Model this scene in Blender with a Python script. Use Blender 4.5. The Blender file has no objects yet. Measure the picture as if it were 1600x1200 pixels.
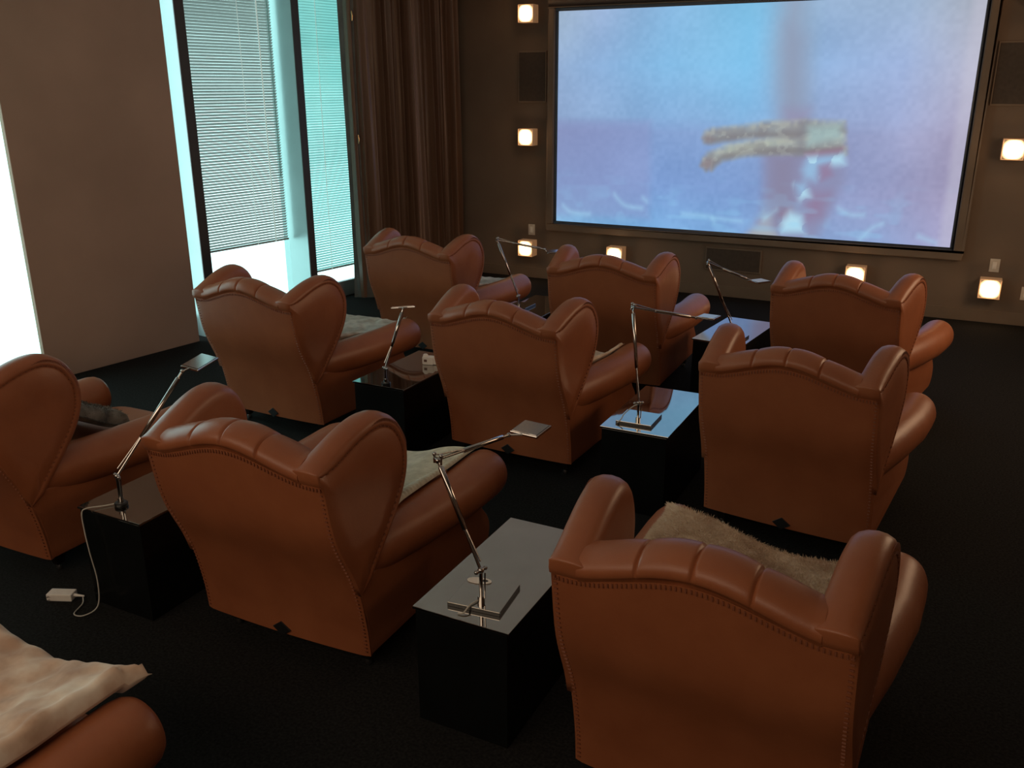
import bpy, bmesh, math, random
import numpy as np
from mathutils import Vector, Matrix, noise
random.seed(7); RNG = np.random.default_rng(7)
PI = math.pi
scn = bpy.context.scene
COL = scn.collection

# ------------------------------------------------------------------ helpers
def lin(c):
    return tuple(((v/255.0)/12.92 if v/255.0 <= .04045 else ((v/255.0+.055)/1.055)**2.4) for v in c)

def new_mat(name):
    m = bpy.data.materials.new(name); m.use_nodes = True
    nt = m.node_tree; b = nt.nodes['Principled BSDF']
    return m, nt, b

def pmat(name, col, rough=.5, metal=0., spec=.5, coat=0., emis=None, estr=0., bump=None, var=None, sheen=0.):
    """principled material; bump=(scale, strength, distance), var=(scale, amount) procedural noise"""
    m, nt, b = new_mat(name)
    b.inputs['Base Color'].default_value = (*col, 1)
    b.inputs['Roughness'].default_value = rough
    b.inputs['Metallic'].default_value = metal
    b.inputs['Specular IOR Level'].default_value = spec
    b.inputs['Coat Weight'].default_value = coat
    b.inputs['Sheen Weight'].default_value = sheen
    if emis:
        b.inputs['Emission Color'].default_value = (*emis, 1); b.inputs['Emission Strength'].default_value = estr
    tc = nt.nodes.new('ShaderNodeTexCoord')
    if var:
        n = nt.nodes.new('ShaderNodeTexNoise'); n.inputs['Scale'].default_value = var[0]; n.inputs['Detail'].default_value = 5
        nt.links.new(tc.outputs['Object'], n.inputs['Vector'])
        r = nt.nodes.new('ShaderNodeValToRGB')
        r.color_ramp.elements[0].position = .3; r.color_ramp.elements[1].position = .7
        r.color_ramp.elements[0].color = (*[c*(1-var[1]) for c in col], 1)
        r.color_ramp.elements[1].color = (*[min(1, c*(1+var[1])) for c in col], 1)
        nt.links.new(n.outputs['Fac'], r.inputs['Fac']); nt.links.new(r.outputs['Color'], b.inputs['Base Color'])
    if bump:
        n = nt.nodes.new('ShaderNodeTexNoise'); n.inputs['Scale'].default_value = bump[0]; n.inputs['Detail'].default_value = 4
        nt.links.new(tc.outputs['Object'], n.inputs['Vector'])
        bp = nt.nodes.new('ShaderNodeBump'); bp.inputs['Strength'].default_value = bump[1]; bp.inputs['Distance'].default_value = bump[2]
        nt.links.new(n.outputs['Fac'], bp.inputs['Height']); nt.links.new(bp.outputs['Normal'], b.inputs['Normal'])
    return m

class MB:
    def __init__(s): s.v = []; s.f = []
    def add(s, v, f):
        o = len(s.v); s.v += [tuple(p) for p in v]; s.f += [tuple(i+o for i in q) for q in f]; return s
    def box(s, c, d, M=None):
        hx, hy, hz = d[0]/2, d[1]/2, d[2]/2
        v = [Vector((x, y, z)) for x in (-hx, hx) for y in (-hy, hy) for z in (-hz, hz)]
        if M is not None: v = [M @ p for p in v]
        v = [p+Vector(c) for p in v]
        return s.add(v, [(0,1,3,2),(4,6,7,5),(0,4,5,1),(2,3,7,6),(0,2,6,4),(1,5,7,3)])
    def tube(s, pts, r, n=10, caps=True):
        pts = [Vector(p) for p in pts]; k = len(pts)
        rs = r if isinstance(r, (list, tuple)) else [r]*k
        t0 = (pts[1]-pts[0]).normalized(); up = Vector((0,0,1)) if abs(t0.z) < .9 else Vector((1,0,0))
        a = t0.cross(up).normalized(); v = []
        for i, p in enumerate(pts):
            t = (pts[min(i+1,k-1)]-pts[max(i-1,0)]).normalized()
            a = (a-t*a.dot(t)).normalized(); b = t.cross(a)
            v += [p+(a*math.cos(2*PI*j/n)+b*math.sin(2*PI*j/n))*rs[i] for j in range(n)]
        f = [(i*n+j, i*n+(j+1)%n, (i+1)*n+(j+1)%n, (i+1)*n+j) for i in range(k-1) for j in range(n)]
        if caps: f += [tuple(range(n))[::-1], tuple((k-1)*n+j for j in range(n))]
        return s.add(v, f)
    def lathe(s, c, prof, n=24, axis='z'):
        v = []
        for r, h in prof:
            for j in range(n):
                a = 2*PI*j/n; p = (r*math.cos(a), r*math.sin(a), h)
                if axis == 'x': p = (h, r*math.cos(a), r*math.sin(a))
                if axis == 'y': p = (r*math.sin(a), h, r*math.cos(a))
                v.append((p[0]+c[0], p[1]+c[1], p[2]+c[2]))
        k = len(prof)
        f = [(i*n+j, i*n+(j+1)%n, (i+1)*n+(j+1)%n, (i+1)*n+j) for i in range(k-1) for j in range(n)]
        f += [tuple(range(n))[::-1], tuple((k-1)*n+j for j in range(n))]
        return s.add(v, f)
    def rings(s, R, closed=True, cap=True):
        n = len(R[0]); k = len(R); v = [p for r in R for p in r]; m = n if closed else n-1
        f = [(i*n+j, i*n+(j+1)%n, (i+1)*n+(j+1)%n, (i+1)*n+j) for i in range(k-1) for j in range(m)]
        if cap: f += [tuple(range(n))[::-1], tuple((k-1)*n+j for j in range(n))]
        return s.add(v, f)
    def build(s, name, mat, parent=None, smooth=None, bevel=0, segs=2):
        me = bpy.data.meshes.new(name)
        me.from_pydata([tuple(p) for p in s.v], [], s.f)
        bm = bmesh.new(); bm.from_mesh(me)
        bmesh.ops.remove_doubles(bm, verts=bm.verts, dist=1e-6)
        if bevel:
            es = [e for e in bm.edges if len(e.link_faces) == 2 and e.calc_face_angle(0) > .6]
            bmesh.ops.bevel(bm, geom=es, offset=bevel, segments=segs, profile=.5, affect='EDGES')
        bmesh.ops.recalc_face_normals(bm, faces=bm.faces)
        bm.to_mesh(me); bm.free()
        me.materials.append(mat)
        o = bpy.data.objects.new(name, me); COL.objects.link(o)
        if parent: o.parent = parent
        if smooth is not None or bevel:
            me.polygons.foreach_set('use_smooth', [True]*len(me.polygons))
            me.set_sharp_from_angle(angle=math.radians(smooth if smooth is not None else 15))
        return o

def tag(o, label=None, cat=None, group=None, kind=None):
    if label: o['label'] = label
    if cat: o['category'] = cat
    if group: o['group'] = group
    if kind: o['kind'] = kind
    return o

def empty(name, loc, rz=0., label=None, cat=None, group=None):
    o = bpy.data.objects.new(name, None); COL.objects.link(o); o.empty_display_size = .1
    o.location = loc; o.rotation_euler = (0, 0, rz)
    return tag(o, label, cat, group)

def dup(root, loc, rz, label, group=None):
    def cp(o, par):
        c = o.copy(); COL.objects.link(c)
        if par: c.parent = par
        for ch in list(o.children): cp(ch, c)
        return c
    r = cp(root, None); r.location = loc; r.rotation_euler = (0, 0, rz); r['label'] = label
    if group: r['group'] = group
    return r

def catmull(P, per=4, closed=False):
    P = [np.array(p, float) for p in P]; n = len(P); out = []
    segs = n if closed else n-1
    for i in range(segs):
        if closed: a, b, c, d = P[(i-1)%n], P[i], P[(i+1)%n], P[(i+2)%n]
        else: a, b, c, d = P[max(i-1,0)], P[i], P[i+1], P[min(i+2,n-1)]
        for k in range(per):
            t = k/per
            out.append(.5*((2*b)+(c-a)*t+(2*a-5*b+4*c-d)*t*t+(3*b-a-3*c+d)*t**3))
    if not closed: out.append(P[-1])
    return out

def smooth(a, b, x):
    t = min(1, max(0, (x-a)/(b-a))); return t*t*(3-2*t)

# ------------------------------------------------------------------ materials
M = {}
def leather():
    m, nt, b = new_mat('cognac_leather')
    tc = nt.nodes.new('ShaderNodeTexCoord')
    n1 = nt.nodes.new('ShaderNodeTexNoise'); n1.inputs['Scale'].default_value = 3.5; n1.inputs['Detail'].default_value = 6; n1.inputs['Roughness'].default_value = .6
    nt.links.new(tc.outputs['Object'], n1.inputs['Vector'])
    r = nt.nodes.new('ShaderNodeValToRGB')
    r.color_ramp.elements[0].position = .25; r.color_ramp.elements[1].position = .75
    r.color_ramp.elements[0].color = (.270, .083, .033, 1); r.color_ramp.elements[1].color = (.365, .122, .050, 1)
    nt.links.new(n1.outputs['Fac'], r.inputs['Fac']); nt.links.new(r.outputs['Color'], b.inputs['Base Color'])
    n2 = nt.nodes.new('ShaderNodeTexNoise'); n2.inputs['Scale'].default_value = 14; n2.inputs['Detail'].default_value = 8
    nt.links.new(tc.outputs['Object'], n2.inputs['Vector'])
    v = nt.nodes.new('ShaderNodeTexVoronoi'); v.inputs['Scale'].default_value = 260
    nt.links.new(tc.outputs['Object'], v.inputs['Vector'])
    b1 = nt.nodes.new('ShaderNodeBump'); b1.inputs['Strength'].default_value = .12; b1.inputs['Distance'].default_value = .012
    nt.links.new(n2.outputs['Fac'], b1.inputs['Height'])
    b2 = nt.nodes.new('ShaderNodeBump'); b2.inputs['Strength'].default_value = .12; b2.inputs['Distance'].default_value = .0015
    nt.links.new(v.outputs['Distance'], b2.inputs['Height']); nt.links.new(b1.outputs['Normal'], b2.inputs['Normal'])
    nt.links.new(b2.outputs['Normal'], b.inputs['Normal'])
    b.inputs['Roughness'].default_value = .40; b.inputs['Specular IOR Level'].default_value = .5
    return m
M['leather'] = leather()
M['stitch'] = pmat('leather_stitching', (.20, .062, .026), .6)
M['patch'] = pmat('black_patch', (.008, .008, .008), .5, bump=(60, .2, .002))
M['leg'] = pmat('ebonised_leg', (.008, .007, .006), .3)
M['steel'] = pmat('caster_metal', (.5, .5, .5), .25, 1)
M['black'] = pmat('black_lacquer', (.006, .007, .007), .22, spec=.35, var=(4, .2))
M['mirror'] = pmat('smoked_mirror', (.43, .415, .39), .035, 1, var=(2.5, .05))
M['chrome'] = pmat('dark_chrome', (.45, .43, .41), .1, 1)
M['headface'] = pmat('lamp_head_metal', (.50, .48, .46), .15, 1)
M['darkfoot'] = pmat('black_foot', (.01, .01, .01), .3)
M['cord'] = pmat('clear_cord', (.55, .53, .47), .4)
M['white'] = pmat('white_plastic', (.86, .82, .75), .45, var=(30, .05))
M['plate'] = pmat('ivory_plate', (.62, .56, .48), .45, var=(30, .04))
M['brownpl'] = pmat('brown_plastic', (.12, .05, .03), .4)
M['wall'] = pmat('brown_fabric_wall', (.185, .138, .104), .9, spec=.15, bump=(350, .25, .002), var=(1.3, .12))
M['wallside'] = pmat('taupe_wall', (.43, .295, .225), .9, spec=.15, bump=(300, .2, .002), var=(1.1, .1))
M['ceil'] = pmat('ceiling_paint', (.42, .37, .32), .9, spec=.1, var=(2, .08))
M['carpet'] = pmat('black_carpet', (.019, .0185, .0175), 1., spec=.05, bump=(420, .6, .006), var=(90, .45), sheen=.0)
M['base'] = pmat('skirting', (.18, .135, .10), .7, spec=.2, var=(3, .1))
M['screenframe'] = pmat('velvet_frame', (.20, .152, .115), .85, spec=.2, bump=(200, .2, .002), var=(3, .1))
M['screenborder'] = pmat('screen_border', (.07, .09, .13), .35, var=(5, .1))  # blue of the screen's reflected light put into the border colour
M['grille'] = pmat('speaker_grille', (.085, .068, .056), .95, spec=.1, bump=(700, .5, .002), var=(30, .1))
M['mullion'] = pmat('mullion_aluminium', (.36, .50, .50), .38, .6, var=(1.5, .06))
M['shadedark'] = pmat('painted_shade', (.035, .03, .026), .5, var=(5, .1))  # dark colour standing for shade on surfaces against the window light
M['sill'] = pmat('window_sill_stone', (.22, .27, .29), .35, var=(4, .15))
M['brass'] = pmat('brass_clip', (.75, .45, .22), .25, 1)
M['cordlit'] = pmat('lit_ladder_cord', (.9, .95, .92), .6, emis=(.75, 1, .95), estr=.25)  # emission paints the daylight showing through the cord holes

def glass_mat():
    m = bpy.data.materials.new('window_glass'); m.use_nodes = True; nt = m.node_tree; nt.nodes.clear()
    o = nt.nodes.new('ShaderNodeOutputMaterial'); t = nt.nodes.new('ShaderNodeBsdfTransparent'); g = nt.nodes.new('ShaderNodeBsdfGlossy')
    t.inputs['Color'].default_value = (.84, .95, .935, 1); g.inputs['Roughness'].default_value = .02
    fr = nt.nodes.new('ShaderNodeFresnel'); fr.inputs['IOR'].default_value = 1.45
    mx = nt.nodes.new('ShaderNodeMixShader'); ge = nt.nodes.new('ShaderNodeNewGeometry'); ml = nt.nodes.new('ShaderNodeMath'); ml.operation = 'MULTIPLY_ADD'
    ml.inputs[1].default_value = -1; ml.inputs[2].default_value = 1; nt.links.new(ge.outputs['Backfacing'], ml.inputs[0])
    m2 = nt.nodes.new('ShaderNodeMath'); m2.operation = 'MULTIPLY'; nt.links.new(ml.outputs[0], m2.inputs[0]); nt.links.new(fr.outputs[0], m2.inputs[1])
    nt.links.new(m2.outputs[0], mx.inputs[0]); nt.links.new(t.outputs[0], mx.inputs[1]); nt.links.new(g.outputs[0], mx.inputs[2])
    nt.links.new(mx.outputs[0], o.inputs[0]); return m
M['glass'] = glass_mat()

def trans_mat(name, dcol, tcol, fac, scale=0, stripe=None):
    m = bpy.data.materials.new(name); m.use_nodes = True; nt = m.node_tree; nt.nodes.clear()
    o = nt.nodes.new('ShaderNodeOutputMaterial'); d = nt.nodes.new('ShaderNodeBsdfDiffuse'); t = nt.nodes.new('ShaderNodeBsdfTranslucent')
    d.inputs['Color'].default_value = (*dcol, 1); t.inputs['Color'].default_value = (*tcol, 1)
    mx = nt.nodes.new('ShaderNodeMixShader'); mx.inputs[0].default_value = fac
    tc = nt.nodes.new('ShaderNodeTexCoord'); n = nt.nodes.new('ShaderNodeTexNoise'); n.inputs['Scale'].default_value = scale or 1.2
    nt.links.new(tc.outputs['Object'], n.inputs['Vector'])
    r = nt.nodes.new('ShaderNodeValToRGB'); r.color_ramp.elements[0].position = .3; r.color_ramp.elements[1].position = .75
    r.color_ramp.elements[0].color = (*[c*.8 for c in tcol], 1); r.color_ramp.elements[1].color = (*[min(1, c*1.15) for c in tcol], 1)
    nt.links.new(n.outputs['Fac'], r.inputs['Fac']); nt.links.new(r.outputs['Color'], t.inputs['Color'])
    nt.links.new(d.outputs[0], mx.inputs[1]); nt.links.new(t.outputs[0], mx.inputs[2]); nt.links.new(mx.outputs[0], o.inputs[0]); return m
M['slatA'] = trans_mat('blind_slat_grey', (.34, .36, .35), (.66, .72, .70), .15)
M['slatB'] = trans_mat('blind_slat_aqua_lit', (.40, .60, .58), (.46, .86, .84), .34)  # slat copy with the aqua tint of the daylight put into its colour

def silk():
    m, nt, b = new_mat('brown_silk')
    tc = nt.nodes.new('ShaderNodeTexCoord'); mp = nt.nodes.new('ShaderNodeMapping'); mp.inputs['Scale'].default_value = (8, 8, .6)
    n = nt.nodes.new('ShaderNodeTexNoise'); n.inputs['Scale'].default_value = 3; n.inputs['Detail'].default_value = 6
    nt.links.new(tc.outputs['Object'], mp.inputs['Vector']); nt.links.new(mp.outputs[0], n.inputs['Vector'])
    r = nt.nodes.new('ShaderNodeValToRGB'); r.color_ramp.elements[0].color = (.085, .046, .028, 1); r.color_ramp.elements[1].color = (.20, .11, .064, 1)
    nt.links.new(n.outputs['Fac'], r.inputs['Fac']); nt.links.new(r.outputs['Color'], b.inputs['Base Color'])
    b.inputs['Roughness'].default_value = .42; b.inputs['Sheen Weight'].default_value = .25; b.inputs['Sheen Tint'].default_value = (.7, .45, .3, 1)
    return m
M['silk'] = silk()
M['lining'] = pmat('grey_lining', (.10, .105, .10), .5, var=(6, .3))

def fur_mat(name, a, b_, c_, scale):
    m, nt, b = new_mat(name)
    tc = nt.nodes.new('ShaderNodeTexCoord'); n = nt.nodes.new('ShaderNodeTexNoise'); n.inputs['Scale'].default_value = scale; n.inputs['Detail'].default_value = 4
    nt.links.new(tc.outputs['Object'], n.inputs['Vector'])
    r = nt.nodes.new('ShaderNodeValToRGB'); r.color_ramp.elements[0].position = .32; r.color_ramp.elements[1].position = .68
    r.color_ramp.elements[0].color = (*a, 1); r.color_ramp.elements[1].color = (*b_, 1)
    e = r.color_ramp.elements.new(.5); e.color = (*c_, 1)
    nt.links.new(n.outputs['Fac'], r.inputs['Fac']); nt.links.new(r.outputs['Color'], b.inputs['Base Color'])
    b.inputs['Roughness'].default_value = .85; b.inputs['Specular IOR Level'].default_value = .15; b.inputs['Sheen Weight'].default_value = .3
    return m
M['furcream'] = fur_mat('cream_fur', (.46, .30, .21), (.84, .74, .62), (.66, .49, .37), 8)
M['furtan'] = fur_mat('tan_fur', (.55, .40, .28), (.78, .66, .52), (.66, .52, .38), 9)
M['furgrey'] = fur_mat('grey_fur', (.035, .04, .04), (.30, .29, .26), (.16, .15, .13), 9)
M['knit'] = fur_mat('cream_knit', (.50, .45, .34), (.70, .64, .50), (.60, .55, .42), 20)
M['cloth'] = fur_mat('grey_cream_cloth', (.30, .29, .24), (.58, .54, .46), (.45, .42, .36), 14)

def glow(name, col, s):
    m = bpy.data.materials.new(name); m.use_nodes = True; nt = m.node_tree; nt.nodes.clear()
    o = nt.nodes.new('ShaderNodeOutputMaterial'); e = nt.nodes.new('ShaderNodeEmission')
    tc = nt.nodes.new('ShaderNodeTexCoord'); g = nt.nodes.new('ShaderNodeTexGradient'); g.gradient_type = 'SPHERICAL'
    mp = nt.nodes.new('ShaderNodeMapping'); mp.inputs['Scale'].default_value = (9.6, 0, 9.6)
    nt.links.new(tc.outputs['Object'], mp.inputs['Vector']); nt.links.new(mp.outputs[0], g.inputs['Vector'])
    r = nt.nodes.new('ShaderNodeValToRGB')
    r.color_ramp.elements[0].color = (*[c*.045 for c in col], 1); r.color_ramp.elements[1].color = (*col, 1)
    r.color_ramp.elements[1].position = .50; r.color_ramp.elements[0].position = .02
    nt.links.new(g.outputs['Fac'], r.inputs['Fac']); nt.links.new(r.outputs['Color'], e.inputs['Color'])
    e.inputs['Strength'].default_value = s; nt.links.new(e.outputs[0], o.inputs[0]); return m
M['glow'] = glow('sconce_diffuser', (1, .60, .28), 8)
M['shade'] = pmat('sconce_frosted_shade', (.55, .38, .25), .5, emis=(1, .50, .22), estr=.11, var=(20, .1))
M['shadeplate'] = pmat('sconce_bracket', (.2, .15, .11), .5)

# ------------------------------------------------------------------ camera
cam_d = bpy.data.cameras.new('camera'); cam = bpy.data.objects.new('camera', cam_d); COL.objects.link(cam)
F, PITCH, ROLL, YAW = 1392.96, .321792, -.00293, .471941
cam_d.sensor_fit = 'HORIZONTAL'; cam_d.sensor_width = 36; cam_d.lens = F/1600*36; cam_d.clip_start = .05
fw = Vector((-math.sin(YAW)*math.cos(PITCH), math.cos(YAW)*math.cos(PITCH), -math.sin(PITCH)))
rt = Vector((math.cos(YAW), math.sin(YAW), 0)); up = rt.cross(fw)
r2 = rt*math.cos(ROLL)+up*math.sin(ROLL); u2 = up*math.cos(ROLL)-rt*math.sin(ROLL)
mw = Matrix((r2, u2, -fw)).transposed().to_4x4(); mw.translation = (0, 0, 2.166)
cam.matrix_world = mw
scn.camera = cam

# ------------------------------------------------------------------ setting
def struct(name, mb, mat, bevel=0, smooth=None):
    return tag(mb.build(name, M[mat] if isinstance(mat, str) else mat, bevel=bevel, smooth=smooth), kind='structure')
YF, HC = 9.5, 3.35
YL = -.13634
E_ = Vector((-math.sin(YL), math.cos(YL), 0)); N_ = Vector((math.cos(YL), math.sin(YL), 0)); O_ = Vector((-5.73, 7.75, 0))
def W(u, w, z): return O_+E_*u+N_*w+Vector((0, 0, z))
RL = Matrix((E_, N_, Vector((0, 0, 1)))).transposed()       # local (u, w, z) -> world
def lbox(mb, u0, u1, w0, w1, z0, z1):
    return mb.box(W((u0+u1)/2, (w0+w1)/2, (z0+z1)/2), (u1-u0, w1-w0, z1-z0), RL)
def slab(z0, z1):
    p = [W(-10.6, -.41, 0), W(1.95, -.41, 0), Vector((1.8, YF+.12, 0)), Vector((1.8, -2.6, 0))]
    return MB().rings([[(q.x, q.y, z) for q in p] for z in (z0, z1)])
struct('floor', slab(-.1, 0), 'carpet')
struct('ceiling', slab(HC, HC+.1), 'ceil')
struct('wall_front', MB().box((-2.3, YF+.06, HC/2), (8.2, .12, HC)), 'wall')
struct('wall_right', MB().box((1.75, 3.5, HC/2), (.1, 12.2, HC)), 'wall')
struct('wall_back', MB().box((-3.0, -2.55, HC/2), (9.6, .1, HC)), 'wall')
struct('baseboard_front', MB().box((-2.0, YF-.006, .06), (7.2, .012, .12)), 'base', bevel=.003)
struct('wall_left', lbox(MB(), -3.545, -2.153, -.05, 0, 0, HC), 'wallside', bevel=.004)
struct('wall_left_rear', lbox(MB(), -10.6, -6.2, -.42, 0, 0, HC), 'wallside')
struct('wall_left_light_block', lbox(MB(), .42, 1.95, -.42, -.14, 0, HC), 'shadedark')  # added behind the curtain to stop window light; dark like the shaded corner

# window bays: sill, mullions, panes
def window(n, u0, u1, cuts, w):
    fr = MB()
    lbox(fr, u0, u1, w-.025, w+.02, .10, .14); lbox(fr, u0, u1, w-.025, w+.02, HC-.05, HC)
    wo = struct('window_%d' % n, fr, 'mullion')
    for a, b in zip(cuts[:-1], cuts[1:]):
        lbox(MB(), a, b, w-.004, w+.004, .14, HC-.02).build('pane', M['glass'], wo)
    return wo
window(1, -6.2, -3.545, [-6.2, -4.9, -3.545], -.03)
window(2, -2.153, .42, [-2.153, -1.985, -.73, .42], -.278)
struct('trim_1', lbox(MB(), -6.2, -3.545, -.06, 0, 0, .10), 'sill', bevel=.005)
struct('trim_2', lbox(MB(), -2.153, .42, -.285, -.235, 0, .165), 'sill', bevel=.005)
for i, (a, b) in enumerate([(-2.030, -1.940), (-.772, -.690)]):
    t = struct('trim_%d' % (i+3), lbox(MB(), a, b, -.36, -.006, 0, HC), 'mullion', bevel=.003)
    lbox(MB(), a-.002, b+.002, -.006, .006, 0, HC).build('shaded_front', M['shadedark'], t, bevel=.002)  # front face coloured dark for the shade on a backlit post

# ------------------------------------------------------------------ blinds
def blind(name, u0, u1, w, z0, mat, label, cords, wand, tilt):
    root = empty(name, W((u0+u1)/2, w, z0), 0, label, 'window blind', 'venetian blinds at the left windows')
    root.rotation_euler = (0, 0, math.atan2(E_.y, E_.x)); hw = (u1-u0)/2
    # slats, local x = along wall, local y = towards +left normal of x, i.e. -N (outside)
    mb = MB(); z = .03; top = HC-z0-.05; ww = .0145
    while z < top:
        tl = tilt+random.uniform(-.03, .03); prof = []
        for k in range(5):
            s = -1+k/2; d = s*ww; bulge = .0022*(1-s*s)
            prof.append((d*math.cos(tl)-bulge*math.sin(tl), d*math.sin(tl)+bulge*math.cos(tl)))
        mb.rings([[(x, a, z+b) for a, b in prof] for x in (-hw, hw)], closed=False, cap=False)
        z += .0252
    mb.build('slats', M[mat], root, smooth=60)
    MB().box((0, 0, .008), (2*hw, .026, .016)).build('bottom_rail', M['slatA'], root, bevel=.003)
    MB().box((0, 0, HC-z0-.025), (2*hw, .05, .045)).build('head_rail', M['mullion'], root, bevel=.003)
    for c, r in cords:
        MB().tube([(c, -.017, .0), (c, -.017, HC-z0-.05)], r, 6).build('ladder_cord', M['cordlit'], root, smooth=60)
    if wand is not None:
        MB().tube([(wand, -.028, .62), (wand, -.026, 1.6), (wand, -.024, HC-z0-.06)], [.005, .004, .004], 8).build('tilt_wand', M['slatB'], root, smooth=60)
    return root
blind('venetian_blind', -1.925, -.812, -.25, .715, 'slatA', 'wide grey venetian blind between the two dark window posts, lifted well above the sill',
      [(-1.20+1.364, .003), (-.978+1.364, .0065)], .505, -.87)
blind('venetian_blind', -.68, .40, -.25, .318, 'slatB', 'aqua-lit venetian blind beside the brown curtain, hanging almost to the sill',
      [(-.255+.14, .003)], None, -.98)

# ------------------------------------------------------------------ curtain
def curtain():
    root = empty('curtain', W(.8, .06, 0), 0, 'long brown silk curtain gathered in the corner between window and screen wall', 'curtain')
    P0 = Vector(root.location)
    nu, nz = 420, 40; v = []; u0, u1 = -.10, 1.60
    ph = [random.uniform(0, 6) for _ in range(6)]
    for k in range(nz+1):
        z = .012+(HC-.03)*k/nz; h = z/HC
        for i in range(nu+1):
            s = i/nu
            q = s*2*PI*15+1.6*math.sin(2*PI*s*2.3+ph[0])+.9*math.sin(2*PI*s*5.1+ph[1])+(1-h)*1.4*math.sin(2*PI*s*3.1+ph[2])*(.6+.4*math.sin(3*h+ph[3]))
            amp = .042*(.75+.35*math.sin(2*PI*s*4.2+ph[4]))*(.8+.4*(1-h))
            w = .065+amp*math.sin(q)+.012*math.sin(2.3*q+ph[5]+2*h)+.02*(1-h)*math.sin(2*PI*s*7+4*h)
            if s < .03: w = w*(s/.03)+(-.05)*(1-s/.03)
            uu = u0+(u1-u0)*s+.012*math.cos(q)*1.2+.03*(1-h)*math.sin(2*PI*s*1.7+1)*s+.05*(1-h)*s*.8
            v.append(W(uu, w, z)-P0)
    f = [(k*(nu+1)+i, k*(nu+1)+i+1, (k+1)*(nu+1)+i+1, (k+1)*(nu+1)+i) for k in range(nz) for i in range(nu)]
    MB().add(v, f).build('silk_panel', M['silk'], root, smooth=180)
    # grey lining turned round the leading edge
    v = []; m = 10
    for k in range(nz+1):
        z = .012+(HC-.03)*k/nz; h = z/HC
        for i in range(m+1):
            s = i/m
            bump = .012*math.sin(8*s+5*h)+.018*(1-smooth(.0, .25, h))*math.sin(14*s+9*h)
            flare = .05*(1-smooth(0, .22, h))
            v.append(W(-.112+.10*s+bump*.6-flare*.2*(1-s), -.06+.11*s+bump*.5+flare*s, z)-P0)
    f = [(k*(m+1)+i, k*(m+1)+i+1, (k+1)*(m+1)+i+1, (k+1)*(m+1)+i) for k in range(nz) for i in range(m)]
    MB().add(v, f).build('lining', M['lining'], root, smooth=180)
    for z in (2.83, 1.66):
        MB().tube([W(-.055, .062, z-.045)-P0, W(-.053, .068, z)-P0, W(-.055, .062, z+.045)-P0], [.006, .009, .006], 10).build('brass_clip', M['brass'], root, smooth=60)
curtain()

# ------------------------------------------------------------------ projection screen
def seg_mask(U, V, poly, soft):
    P = np.array(poly); x, y = U*1.84, V; P = P*[1.84, 1]
    ins = np.zeros(x.shape, bool); dist = np.full(x.shape, 9.)
    n = len(P)
    for i in range(n):
        a, b = P[i], P[(i+1) % n]
        c = ((a[1] > y) != (b[1] > y)) & (x < (b[0]-a[0])*(y-a[1])/(b[1]-a[1]+1e-12)+a[0]); ins ^= c
        d = b-a; t = np.clip(((x-a[0])*d[0]+(y-a[1])*d[1])/(d@d+1e-12), 0, 1)
        dist = np.minimum(dist, np.hypot(x-a[0]-t*d[0], y-a[1]-t*d[1]))
    s = np.where(ins, dist, -dist); t = np.clip(s/soft*.5+.5, 0, 1); return t*t*(3-2*t)

def vnoise(U, V, sx, sy, seed):
    r = np.random.default_rng(seed); g = r.random((64, 64)); x = U*sx; y = V*sy
    xi = np.floor(x).astype(int); yi = np.floor(y).astype(int); fx = x-xi; fy = y-yi
    fx = fx*fx*(3-2*fx); fy = fy*fy*(3-2*fy)
    a = g[yi % 64, xi % 64]; b = g[yi % 64, (xi+1) % 64]; c = g[(yi+1) % 64, xi % 64]; d = g[(yi+1) % 64, (xi+1) % 64]
    return (a*(1-fx)+b*fx)*(1-fy)+(c*(1-fx)+d*fx)*fy

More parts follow.
